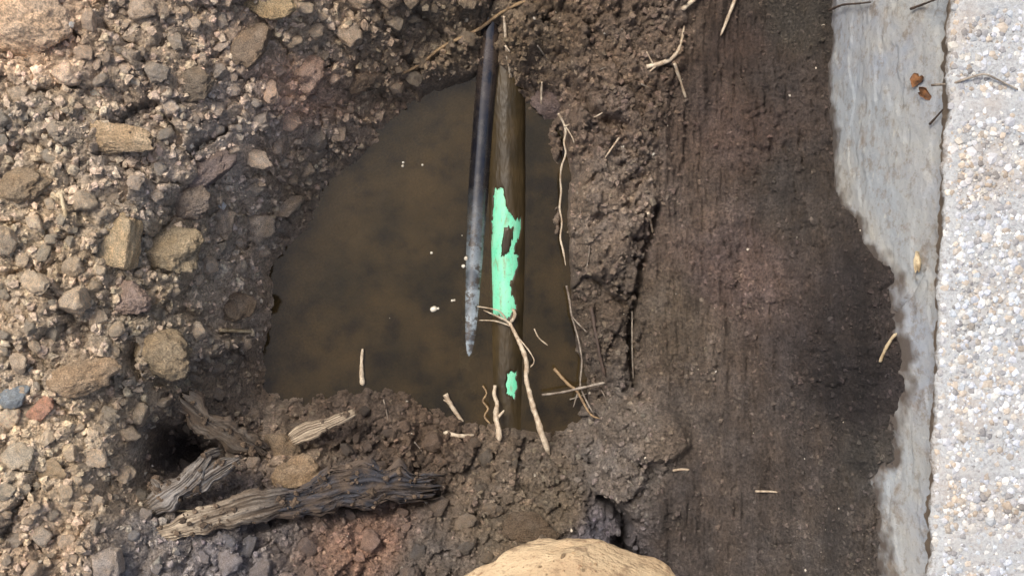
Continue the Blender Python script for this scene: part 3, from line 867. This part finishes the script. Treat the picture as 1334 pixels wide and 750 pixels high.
# sandy boulder at the bottom
def boulder():
    v, f = ico(6)
    off = Vector((2.2, 7.1, 5))
    d = np.array([1 + .22 * mnoise.fractal(Vector(p) * 1.0 + off, .9, 2.1, 4) + .02 * mnoise.fractal(Vector(p) * 7 + off, .7, 2.2, 5) for p in v])
    v = v * d[:, None]
    rr = random.Random(5)
    for nv, h in (((.1, .1, 1), .40), ((-.6, .6, .5), .72), ((.5, .75, .45), .75), ((.85, .2, .4), .8)):
        n = np.array(Vector(nv).normalized()); s = v @ n
        v = v - np.clip(s - h, 0, None)[:, None] * n * .85
    m, nt, p = mat_new('sandy_stone')
    tc = nd(nt, 'ShaderNodeTexCoord'); ve = tc.outputs['Object']
    n1 = noise_node(nt, ve, 2.2, 5, .6); n2 = noise_node(nt, ve, 16, 6, .65); n3 = noise_node(nt, ve, 60, 4)
    c = mixc(nt, maprange(nt, n1.outputs[0], .4, .6, 0, 1), lin(200, 176, 140), lin(178, 152, 118))
    c = mixc(nt, maprange(nt, n2.outputs[0], .57, .68, 0, .75), c, lin(134, 100, 70))
    c = mixc(nt, maprange(nt, noise_node(nt, ve, 5, 6, .7).outputs[0], .54, .62, 0, .7), c, lin(120, 98, 74))
    c = mixc(nt, maprange(nt, n3.outputs[0], .62, .7, 0, .5), c, lin(96, 70, 50))
    nt.links.new(c, p.inputs['Base Color']); p.inputs['Roughness'].default_value = .85
    b = nd(nt, 'ShaderNodeBump'); b.inputs['Strength'].default_value = .5; b.inputs['Distance'].default_value = .03
    nt.links.new(n2.outputs[0], b.inputs['Height']); nt.links.new(b.outputs[0], p.inputs['Normal'])
    me = shape_mesh('boulder', (v, f), m)
    bl = v
    o = put('sandy_boulder', me, 748, 812, 345, 215, -6, (200, 170, 125), 'large smooth sandy tan boulder half buried at the end of the hole', 'boulder', zf=.7, sink=.3)
    up = bl[(bl[:, 2] > .1) & (bl[:, 1] > -.3)]; k_ = 420
    q = up[rng.integers(0, len(up), k_)]; keep_ = rng.random(k_) < np.clip(.05 + (np.abs(q[:, 0]) ** 4 + np.clip(q[:, 1], 0, 1) ** 5), 0, 1); q = q[keep_]
    sc_ = np.array(o.scale); sz_ = .0012 + .004 * rng.random(len(q)) ** 2.5
    mc = scatter_mesh('mud_crumbs', base1, q * sc_, sz_, rquat(len(q)), .8, np.array(lin(150, 128, 98))[None] * rng.uniform(.7, 1.5, (len(q), 1)), M['crumb'], o)
    mc.scale = tuple(1 / np.array(o.scale)); mc['kind'] = 'stuff'
boulder()

# ------------------------------------------------------------------ the repeated clods
placed = [(r[2], r[3], max(r[4], r[5])) for r in SPECIAL] + [(160, 312, 70), (838, 562, 100)]
SIZES = (('big', 34, 52), ('middling', 23, 34), ('small', 13, 23))
TONES = (('tan', 1.50), ('brown', 1.30), ('grey-brown', 1.14))
want = [(0, 26), (1, 84), (2, 165)]
for si, cnt in want:
    nm, lo, hi = SIZES[si]; got = 0; tries = 0
    while got < cnt and tries < 8000:
        tries += 1
        px = random.uniform(2, 700); py = random.uniform(-20, 765)
        wl, lf, lw = zone_px(np.array([px]), np.array([py]))
        if random.random() > lf[0] + .35 * lw[0]: continue
        p = on_ground(px, py, 0, False)
        if p.z < -.47: continue
        wd = random.uniform(lo, hi)
        if any(math.hypot(px - a, py - b) < .46 * (wd + c) for a, b, c in placed): continue
        placed.append((px, py, wd))
        ti = random.randrange(3); tn, tk = TONES[ti]
        bc_ = soil_colour(np.array([p.x]), np.array([p.y]), np.array([p.z]))[0] * tk * random.uniform(.9, 1.12)
        if ti == 2: bc_ = bc_ * np.array([.94, 1.0, 1.06])
        bank = lf[0] > .5
        where = 'on the loose dry bank' if bank else 'on the dark mound by the rotten wood'
        o = put('soil_clod', random.choice(MED), px, py, wd, wd * random.uniform(.62, .95), random.uniform(0, 360), (0, 0, 0),
                f'{nm} {tn} soil clod lying {where}', 'clod', f'{nm} {tn} clods {where}', zf=random.uniform(.65, .95), sink=random.uniform(.18, .34))
        o.color = (*bc_, 1)
        o.rotation_euler = (random.uniform(-.5, .5), random.uniform(-.5, .5), random.uniform(0, 6.28))
        got += 1

# ------------------------------------------------------------------ crumbs too many to count
def crumbs(name, n, region, smin, smax, powr, label, seed, tone=1.0):
    r = np.random.default_rng(seed)
    x = r.uniform(-.72, .43, n * 4); y = r.uniform(-.42, .42, n * 4)
    z = raw_height(x, y); px, py = to_px(x, y, z)
    wl, lf, lw = zone_px(px, py)
    other = np.clip(1 - wl - lf - lw, 0, 1)
    pr = region(wl, lf, lw, other, px, py, x, y)
    ok = (r.random(n * 4) < pr) & (z > -.495) & (px > -70) & (px < 1180) & (x < x_edge(y) + .005)
    x, y = x[ok][:n], y[ok][:n]; k = len(x)
    zf = full_height(x, y)
    s = smin + (smax - smin) * r.random(k) ** powr
    c = soil_colour(x, y, raw_height(x, y)) * r.uniform(.84, 1.18, k)[:, None] * tone
    c *= (1 + r.uniform(-.035, .035, (k, 3)))
    wh = r.random(k) < .012
    c[wh] = np.array(lin(196, 186, 168)) * r.uniform(.7, 1.1, (wh.sum(), 1)); s[wh] *= .6
    o = scatter_mesh(name, base1, np.stack([x, y, zf + s * .12], 1), s, rquat(k), .8, c, M['crumb'])
    tag(o, label, 'soil crumbs', kind='stuff')
    return o
crumbs('soil_crumbs', 10500, lambda wl, lf, lw, ot, px, py, x, y: lf, .0012, .0078, 3.4, 'loose tan soil crumbs covering the dry bank', 1, 1.04)
crumbs('dark_soil_crumbs', 9500, lambda wl, lf, lw, ot, px, py, x, y: np.clip(lw + ot * .9, 0, 1) * .8, .0011, .0058, 2.8, 'dark damp soil crumbs on the mound and beside the pipe', 2)
crumbs('clay_specks', 7000, lambda wl, lf, lw, ot, px, py, x, y: wl * (.25 + .9 * sstep(.1, .5, fbm(x * 14, y * 9, 301, 3)) + 1.0 * sstep(.04, .005, x_edge(y) - x)), .0013, .0050, 3.0, 'small crumbs stuck to the scraped dark clay wall', 3, 1.2)

# ------------------------------------------------------------------ roots
def wob(pl, amp, seed):
    r = random.Random(seed); out = []
    for i in range(len(pl) - 1):
        a, b = pl[i], pl[i + 1]; k = max(1, int(math.hypot(b[0] - a[0], b[1] - a[1]) / 14))
        for j in range(k):
            t = j / k
            out.append((a[0] + (b[0] - a[0]) * t + (r.uniform(-amp, amp) if j else 0), a[1] + (b[1] - a[1]) * t + (r.uniform(-amp, amp) if j else 0), a[2] + (b[2] - a[2]) * t))
    out.append(pl[-1]); return out
def root_path(pl, amp, seed):
    return [on_ground(x, y, h) for x, y, h in wob(pl, amp, seed)]
def smooth_path(P, it=2):
    for _ in range(it):
        P = [P[0]] + [(P[i - 1] + P[i] * 2 + P[i + 1]) / 4 for i in range(1, len(P) - 1)] + [P[-1]]
    return P
RC = [0]
def root(name, label, pl, r0, r1, mat, branches=(), amp=2.5, cat='root', group=None, free=False, flat=1.0):
    RC[0] += 1; sd_ = RC[0]
    P = [Vector(at(x, y, h)) for x, y, h in pl] if free else smooth_path(root_path(pl, amp, sd_), 2)
    f = lambda t: (r0 + (r1 - r0) * t) * (1 - .75 * max(0, (t - .92) / .08))
    if not branches:
        o = sweep(name, P, f, M[mat], sides=7, rough=.35, step=.003, seed=sd_, flat=flat)
        return tag(o, label, cat, group)
    e = bpy.data.objects.new(name, None); link(e); e.location = P[0]
    tag(e, label, cat, group)
    def sub(nm, PP, ff):
        o = sweep(nm, [p - P[0] for p in PP], ff, M[mat], e, sides=7, rough=.35, step=.003, seed=sd_)
    sub('main_root', P, f)
    for bpl, b0, b1 in branches:
        RC[0] += 1
        PP = [Vector(at(x, y, h)) for x, y, h in bpl] if free else smooth_path(root_path(bpl, amp, RC[0]), 2)
        sub('rootlet', PP, lambda t, b0=b0, b1=b1: b0 + (b1 - b0) * t)
    return e

root('pale_root', 'long pale root arching from the green patch of the pipe down into the mound',
     [(664,420,-.484),(674,440,-.478),(685,468,-.470),(686,495,-.464),(692,520,-.460),(701,550,-.455),(708,570,-.452),(716,592,-.462)], .0026, .0044, 'root_pale',
     [([(664,420,-.484),(648,412,-.480),(630,404,-.488)], .0014, .0007), ([(666,425,-.483),(645,418,-.482),(624,417,-.489)], .0012, .0006),
      ([(662,421,-.484),(650,405,-.479),(622,399,-.487)], .0012, .0006), ([(672,436,-.479),(688,455,-.472),(696,470,-.468),(691,478,-.47)], .0012, .0007),
      ([(666,419,-.483),(671,409,-.481),(668,403,-.484)], .0028, .0020)], free=True)
root('pale_root', 'thick pale stub root standing at the water edge by the mound',
     [(645,502,-.488),(644,514,-.484),(648,526,-.480),(646,540,-.474),(649,556,-.466),(651,574,-.458)], .0026, .0044, 'root_pale', [([(647,545,-.474),(657,534,-.472)], .003, .001)], free=True)
root('curly_root', 'thin curly pale root beside the thick stub root', [(629,502,-.488),(634,512,-.485),(629,522,-.482),(636,532,-.478),(631,542,-.474),(639,552,-.468)], .0012, .0014, 'root_tan', free=True)
root('pale_root', 'small upright pale root sliver at the pool edge of the mound', [(473,454,.004),(472,470,.005),(469,485,.004),(473,502,.002)], .0014, .0042, 'root_pale', amp=1)
root('pale_root', 'knobbly short pale root where the mound meets the water', [(580,513,.004),(586,524,.005),(592,536,.004),(604,550,.002)], .0038, .0022, 'root_pale', [([(586,524,.005),(578,520,.004)], .0018, .001)], amp=2)
root('pale_root', 'short pale root end poking from the mound below the knobbly one', [(580,562,.003),(590,568,.004),(604,570,.003),(618,566,.002)], .0038, .0020, 'root_pale', amp=2)
root('thin_root', 'long thin white root hanging down the clay bank beside the pipe',
     [(727,148,-.430),(734,160,-.436),(737,172,-.440),(735,186,-.443),(737,200,-.446),(732,216,-.452),(730,232,-.458),(731,250,-.462),(729,270,-.465),(732,290,-.467),(730,310,-.469),(734,328,-.469),(737,346,-.466)], .0016, .0012, 'root_pale',
     [([(735,165,-.437),(748,160,-.425),(762,156,-.412),(776,152,-.402),(789,144,-.398)], .0012, .0008), ([(737,165,-.437),(745,178,-.43),(748,186,-.43)], .001, .0008)], free=True)
root('thin_root', 'short white root curling over the mauve mud lump', [(706,108,.006),(703,125,.006),(706,142,.006)], .0016, .0012, 'root_pale', amp=.6)
root('forked_root', 'forked pale root lying on the crumbly bank above the scraped wall',
     [(842,88,.004),(860,84,.006),(878,84,.006),(884,68,.006),(890,50,.005),(891,34,.003)], .0034, .0014, 'root_pale',
     [([(878,84,.006),(886,104,.005),(893,128,.003)], .0024, .0016), ([(850,84,.004),(842,68,.003)], .0012, .0008), ([(858,84,.004),(846,94,.003)], .002, .001)], amp=1.5)
root('thin_root', 'straight pale root hanging over the top of the scraped wall', [(960,-10,.008),(950,18,.008),(938,48,.005)], .0022, .0016, 'root_pale', amp=1)
root('pale_root', 'pale broken root stub on the upper bank near the forked root', [(912,-6,.006),(900,4,.006),(888,14,.004)], .003, .003, 'root_pale', amp=1)
root('long_root', 'long tan root lying on the bank where the black conduit emerges', [(524,97,.003),(550,84,.004),(574,62,.005),(600,50,.005),(622,44,.005),(645,22,.004),(672,6,.004),(700,-4,.003)], .0018, .0026, 'root_tan', amp=2)
root('frayed_root', 'frayed whitish root lying on the buried end of the green pipe', [(657,22,.003),(660,45,.004),(657,70,.004),(664,88,.003),(668,108,.002)], .0020, .0020, 'root_pale', [([(658,60,.003),(664,68,.003)], .0014, .001)], amp=2)
root('hair_root', 'fine grey root trailing down the dark clay chunk by the pipe', [(738,372,-.462),(742,392,-.462),(745,412,-.460),(753,440,-.460),(758,470,-.462),(756,500,-.462),(762,518,-.458),(774,540,-.448)], .0014, .0011, 'root_grey', [([(756,500,-.462),(747,530,-.468)], .0011, .0008), ([(745,412,-.460),(752,420,-.45),(764,432,-.44)], .001, .0007)], free=True)
root('hair_root', 'grey root bridging the dark corner of water at the mound', [(706,514,-.466),(730,511,-.458),(758,505,-.452),(788,498,-.440)], .0014, .0020, 'root_grey', free=True)
root('hair_root', 'dark tan root crossing the murky corner beside the pipe end', [(722,480,-.468),(740,500,-.46),(752,510,-.455),(768,538,-.45),(782,545,-.445)], .0022, .0014, 'root_tan', free=True)
root('hair_root', 'short tan fibre stuck to the mud on the pipe', [(696,428,-.4985),(702,440,-.4985),(714,450,-.4985)], .0010, .0008, 'root_pale', free=True)
root('hair_root', 'thin pale root in the crack between clay chunk and scraped wall', [(822,405,.014),(822,435,.018),(821,460,.018),(824,492,.012)], .0013, .0011, 'root_grey', amp=1)
root('hair_root', 'tiny white root end in the crack above the dark clay chunk', [(843,278,.012),(848,292,.014),(849,304,.012)], .0020, .0014, 'root_pale', amp=.6)
root('hair_root', 'thin diagonal root on the bank behind the smooth clay chunk', [(806,180,.004),(797,194,.005),(788,206,.004)], .0014, .001, 'root_pale', amp=1)
root('hair_root', 'dark matted root running down beside the dark clay chunk', [(770,400,.010),(775,430,.012),(778,460,.012),(788,490,.010)], .0028, .0020, 'root_dark', amp=3)
root('hair_root', 'pale twig chip stuck on the lower part of the scraped wall', [(876,612,.004),(888,607,.004),(898,611,.003)], .0018, .0014, 'root_pale', amp=.6)
root('hair_root', 'white fibre on the scraped wall below the dark cracked patch', [(984,639,.003),(1000,638,.004),(1012,640,.003)], .0014, .001, 'root_pale', amp=.6)
for i, (a, b, c_, d_) in enumerate(((700, 60, 712, 78), (752, 250, 758, 290), (768, 320, 764, 350), (742, 520, 765, 512), (778, 500, 790, 520), (660, 600, 684, 606), (540, 575, 552, 590), (500, 520, 506, 548), (835, 110, 850, 118), (770, 95, 790, 88))):
    root('root_fibre', 'short thin root fibre sticking out of the damp dark soil', [(a, b, .003), ((a + c_) / 2 + 2, (b + d_) / 2, .005), (c_, d_, .002)], .0011, .0007, 'root_grey', amp=2, group='root fibres in the damp soil')
root('straw', 'upright straw piece stuck in crumbs near the weathered clod', [(82,254,.006),(84,268,.006),(88,284,.004)], .0022, .0026, 'straw', amp=.4, cat='straw')
root('straw', 'flat straw piece lying above the water on the damp bank', [(288,430,.006),(308,430,.006),(332,432,.005)], .0024, .0020, 'straw', amp=.5, cat='straw')
root('straw', 'bent pale straw stuck to the footing where soil meets concrete', [(1143,470,.010),(1149,452,.016),(1151,437,.020),(1160,433,.022)], .0018, .0018, 'straw', amp=.5, cat='straw')

# twigs on the slab and footing
def on_slab(px, py, dz): 
    return Vector(at(px, py, dz))
def twig(label, P, r, mat='root_tan', cat='twig'):
    RC[0] += 1
    return tag(sweep('twig', P, lambda t: r * (1.1 - .5 * t), M[mat], sides=6, rough=.3, step=.003, seed=RC[0]), label, cat)
twig('thin bent twig lying across the slab edge over the footing', [on_slab(1214, 111, -.035), on_slab(1240, 109, -.004), on_slab(1262, 102, .004), on_slab(1282, 97, .007), on_slab(1300, 104, .004), on_slab(1326, 117, .003)], .0013, 'root_grey')
def on_footing(px, py):
    z = -.1
    for _ in range(40):
        x, y, _q = at(px, py, z)
        xf = float(face_x(y, z)) - .002
        zt = ZC - xf * F / (px - 667)
        z = .7 * z + .3 * zt
    x, y, _q = at(px, py, z)
    return Vector((x - .003, y, z))
twig('dark curved twig on the footing near the long straight twig', [on_footing(1083, 14), on_footing(1100, 7), on_footing(1120, 5), on_footing(1138, 3)], .0014, 'root_dark')
twig('long straight dark twig leaning from footing to slab', [on_footing(1190, 12), on_footing(1206, 6), Vector(at(1228, -4, -.03))], .0013, 'root_dark')
twig('short dark twig on the footing below the dead leaf', [on_footing(1215, 162), on_footing(1224, 152), on_footing(1232, 143)], .0013, 'root_dark')
# dead leaf scrap and pale chip
def scrap(name, label, cat, px, py, rx, ry, mat, seed, rz):
    c = on_footing(px, py); r = random.Random(seed)
    V = []; n = 14
    for lay in (0, 1):
        V.append((0, 0, .0012 + .0006 * lay))
        for ring in (.55, 1.0):
            for k in range(n):
                a = 2 * math.pi * k / n; q = ring * (1 + .3 * math.sin(3 * a + seed) + .15 * math.sin(5 * a))
                V.append((rx * q * math.cos(a), ry * q * math.sin(a), .0016 * math.sin(2 * a + seed) * ring + .0006 * lay))
    Fc = []; m_ = 1 + 2 * n
    for lay in (0, 1):
        o_ = lay * m_
        for k in range(n):
            k2 = (k + 1) % n
            t1 = (o_, o_ + 1 + k, o_ + 1 + k2); t2 = (o_ + 1 + k, o_ + 1 + n + k, o_ + 1 + n + k2, o_ + 1 + k2)
            Fc += [t1, t2] if lay else [t1[::-1], t2[::-1]]
    for k in range(n):
        k2 = (k + 1) % n
        Fc.append((1 + n + k2, 1 + n + k, m_ + 1 + n + k, m_ + 1 + n + k2))
    o = mesh_obj(name, V, Fc, M[mat])
    o.location = c; o.rotation_euler = (0, R(-62), R(rz))
    return tag(o, label, cat)
scrap('leaf_scrap', 'curled orange-brown leaf scrap stuck on the pale footing', 'leaf', 1198, 104, .009, .006, 'leaf', 2, 10)
scrap('leaf_scrap', 'small brown leaf scrap beside the curled orange one on the footing', 'leaf', 1208, 122, .006, .008, 'leaf', 5, 40)
scrap('paper_chip', 'small cream chip caught on the footing near the slab edge', 'chip', 1199, 343, .005, .010, 'straw', 3, 0)

# ------------------------------------------------------------------ rotten wood
WOODC = {'wood_pale': (lin(180, 164, 140), lin(104, 90, 74)), 'wood_grey': (lin(140, 134, 126), lin(70, 64, 58)), 'wood_dull': (lin(116, 106, 94), lin(60, 53, 46)), 'bark': (lin(72, 72, 76), lin(20, 19, 21))}
M['wood_grain'] = attr_mat('wood_grain', .8, .3)
def plank(name, pl, prof_, mat, seed, parent=None, org=None, crown=.35, thick=.006, jag=.35, layers=3, ends=.10, mat2=None, ncr=70, mud=.85):
    Q = resample([Vector(at(x, y, z)) for x, y, z in pl], .0014); Q, T = frame_path(Q)
    n, m_ = len(Q), 41; V, Fc, C = [], [], []
    tot = sum((Q[i] - Q[i - 1]).length for i in range(1, n))
    xs = [a for a, b in prof_]; rs = [b for a, b in prof_]
    ca, cb = [np.array(c) for c in WOODC[mat]]
    ca2, cb2 = [np.array(c) for c in WOODC[mat2 or mat]]
    mudc = np.array(lin(92, 78, 64)); tops = []
    rr = random.Random(seed)
    ea = [max(0, ends * (.6 + 1.1 * mnoise.noise(Vector((k * .42, seed, 1))) + .3 * rr.random())) for k in range(m_)]
    eb = [max(0, ends * (.6 + 1.1 * mnoise.noise(Vector((k * .42, seed, 8))) + .3 * rr.random())) for k in range(m_)]
    def pos(t):
        f = min(max(t, 0), 1) * (n - 1); i = min(int(f), n - 2)
        return Q[i].lerp(Q[i + 1], f - i), T[i]
    for i in range(n):
        t0 = i / (n - 1); rows = []
        for k in range(m_):
            v = -1 + 2 * k / (m_ - 1)
            t1 = ea[k] + (1 - ea[k] - eb[k]) * t0
            p, t = pos(t1); s_len = t1 * tot
            side = t.cross(Vector((0, 0, 1))).normalized(); u = side.cross(t).normalized()
            hw = float(np.interp(t1, xs, rs))
            sg = 0 if v > 0 else 7
            jw = hw * (1 + jag * 1.4 * mnoise.fractal(Vector((s_len * 26, seed + sg, sg)), .9, 2.2, 4))
            fib = mnoise.fractal(Vector((v * 7 + 1.2 * mnoise.noise(Vector((s_len * 28, v * 1.5 + seed, 2))), s_len * 14, seed)), .6, 2.1, 4)
            lay = mnoise.noise(Vector((v * 2.2, s_len * 16, seed + 3)))
            step_ = math.floor((lay + 1) * layers) / layers
            h = hw * crown * math.sqrt(max(0, 1 - v * v)) + .0013 * fib * (1 - v ** 8) + thick * .5 * step_ * (1 - v ** 6)
            V.append(p + side * v * jw + u * h - (org or Vector()))
            rows.append(p + side * v * jw * .9 - u * thick - (org or Vector()))
            w_ = min(1, max(0, .5 + 1.1 * fib + .25 * mnoise.noise(Vector((v * 3, s_len * 60, seed)))))
            e2 = t1 * t1; c_ = (cb + (ca - cb) * w_) * (1 - e2) + (cb2 + (ca2 - cb2) * w_) * e2
            md = min(1, max(0, 1.5 * mnoise.fractal(Vector((v * 1.6, s_len * 45, seed + 5)), .8, 2.1, 4) + .35 + .4 * (v ** 4)))
            C.append(c_ * (1 - md * mud) + mudc * md * mud); tops.append(V[-1])
        V += rows[::-1]; C += [cb] * m_
    c = 2 * m_
    for i in range(n - 1):
        for k in range(c):
            a, b = i * c + k, i * c + (k + 1) % c
            Fc.append((a, b, b + c, a + c))
    for r0 in (0, (n - 1) * c):
        for k in range(m_ - 1):
            q = (r0 + k, r0 + k + 1, r0 + c - 2 - k, r0 + c - 1 - k)
            Fc.append(q[::-1] if r0 == 0 else q)
    o = mesh_obj(name, V, Fc, M['wood_grain'], parent, cols=np.array(C))
    r_ = np.random.default_rng(int(seed) + 60); ix = np.clip((np.repeat(r_.integers(0, len(tops), ncr // 5 + 1), 5)[:ncr] + r_.integers(-4, 5, ncr) + 41 * r_.integers(-7, 8, ncr)), 0, len(tops) - 1)
    sz_ = .0008 + .0055 * r_.random(ncr) ** 4
    ps = np.array([tops[q][:] for q in ix]); ps[:, 2] += sz_ * .2
    mc = scatter_mesh('mud_crumbs', base1, ps, sz_, rquat(ncr), .8, mudc[None] * r_.uniform(.7, 1.5, (ncr, 1)), M['crumb'], o if not parent else parent)
    mc['kind'] = 'stuff'
    return o
tag(plank('wood_chip', [(376,574,-.405),(400,562,-.402),(430,551,-.402),(466,534,-.405)], [(0, .009), (.3, .0125), (.6, .010), (.85, .006), (1, .004)], 'wood_pale', 3, crown=.3, thick=.004, ncr=14, mud=.25), 'pale splintered wood chip pointing towards the water', 'wood chip')
e = bpy.data.objects.new('rotten_branch', None); link(e); o0 = Vector(at(200, 655, -.28)); e.location = o0
tag(e, 'grey forked rotten branch beside the dark hollow', 'branch')
plank('stem', [(196,660,-.285),(218,645,-.277),(243,626,-.275),(262,606,-.285),(272,594,-.297),(288,586,-.31)], [(0, .010), (.2, .018), (.5, .014), (.8, .008), (1, .005)], 'wood_grey', 11, e, o0, .5, .008, .6, mud=.45, ncr=40)
plank('fork', [(236,640,-.285),(264,626,-.283),(290,610,-.295),(314,596,-.31)], [(0, .010), (.4, .011), (.8, .007), (1, .003)], 'wood_grey', 15, e, o0, .5, .007, .6, mud=.45, ncr=30)
plank('knot', [(200,626,-.285),(210,638,-.275),(220,650,-.275)], [(0, .006), (.5, .011), (1, .008)], 'wood_grey', 19, e, o0, .5, .007, .6)
tag(plank('wood_plank', [(188,700,-0.268),(215,693,-0.268),(250,683,-0.274),(285,672,-0.286),(330,660,-0.306),(380,650,-0.336)], [(0, .005), (.12, .010), (.4, .017), (.75, .020), (1, .016)], 'wood_pale', 23, crown=.15, mat2='bark', ncr=110, mud=.6), 'long pale weathered splinter with a sharp end under the forked branch', 'wood')
tag(plank('bark_strip', [(300,678,-0.307),(350,662,-0.322),(400,647,-0.342),(450,634,-0.359),(500,630,-0.379),(545,630,-0.399),(584,628,-0.419)], [(0, .010), (.2, .016), (.45, .028), (.75, .026), (1, .014)], 'bark', 27, crown=.12, jag=.5, ends=.14, ncr=240), 'dark rotten bark strip lying along the mound', 'bark')
tag(plank('bark_strip', [(228,516,-0.328),(255,538,-0.341),(285,556,-0.356),(320,577,-0.378),(346,592,-0.401)], [(0, .014), (.3, .018), (.7, .017), (1, .012)], 'wood_dull', 31, crown=.15, jag=.5), 'grey-brown bark slab bridging the dark hollow', 'bark')
root('wood_fibre', 'thin bright splinter curling off the rotten branch', [(222,662,.012),(246,665,.016),(268,660,.016),(292,661,.012)], .0014, .001, 'straw', amp=1, cat='splinter')
root('wood_fibre', 'small looped fibre standing by the bark strip', [(376,664,.012),(380,652,.018),(388,656,.016),(384,668,.010)], .0014, .0012, 'straw', amp=.5, cat='splinter')
root('wood_fibre', 'upright pale fibre beside the crumbly tan clod near the bark', [(413,615,.018),(416,630,.020),(411,646,.018)], .0022, .0016, 'straw', amp=.8, cat='splinter')

# ------------------------------------------------------------------ foam flecks on the water
fv, ff = ico(2)
for i, (px, py, d) in enumerate([(522,213,7),(552,213,6),(565,328,6),(601,305,5),(607,341,12),(592,388,7),(567,403,11),(637,222,5),(573,403,6),(508,413,3)]):
    V, Fc = [], []; r = random.Random(i + 40)
    for k in range(2 if d > 6 else 1):
        s = d / 947 / 2 * r.uniform(.35, .75); ox = r.uniform(-.5, .5) * d / 947; oy = r.uniform(-.5, .5) * d / 947
        n0 = len(V)
        V += [(ox + v[0] * s, oy + v[1] * s, max(v[2], -.3) * s * .7) for v in fv]; Fc += [tuple(q + n0 for q in f_) for f_ in ff]
    x, y, z = at(px, py, WATER_Z)
    o = mesh_obj('foam_fleck', V, Fc, M['foam']); o.location = (x, y, WATER_Z + .0004)
    tag(o, 'tiny whitish foam fleck floating on the murky water', 'foam', 'foam flecks on the water')
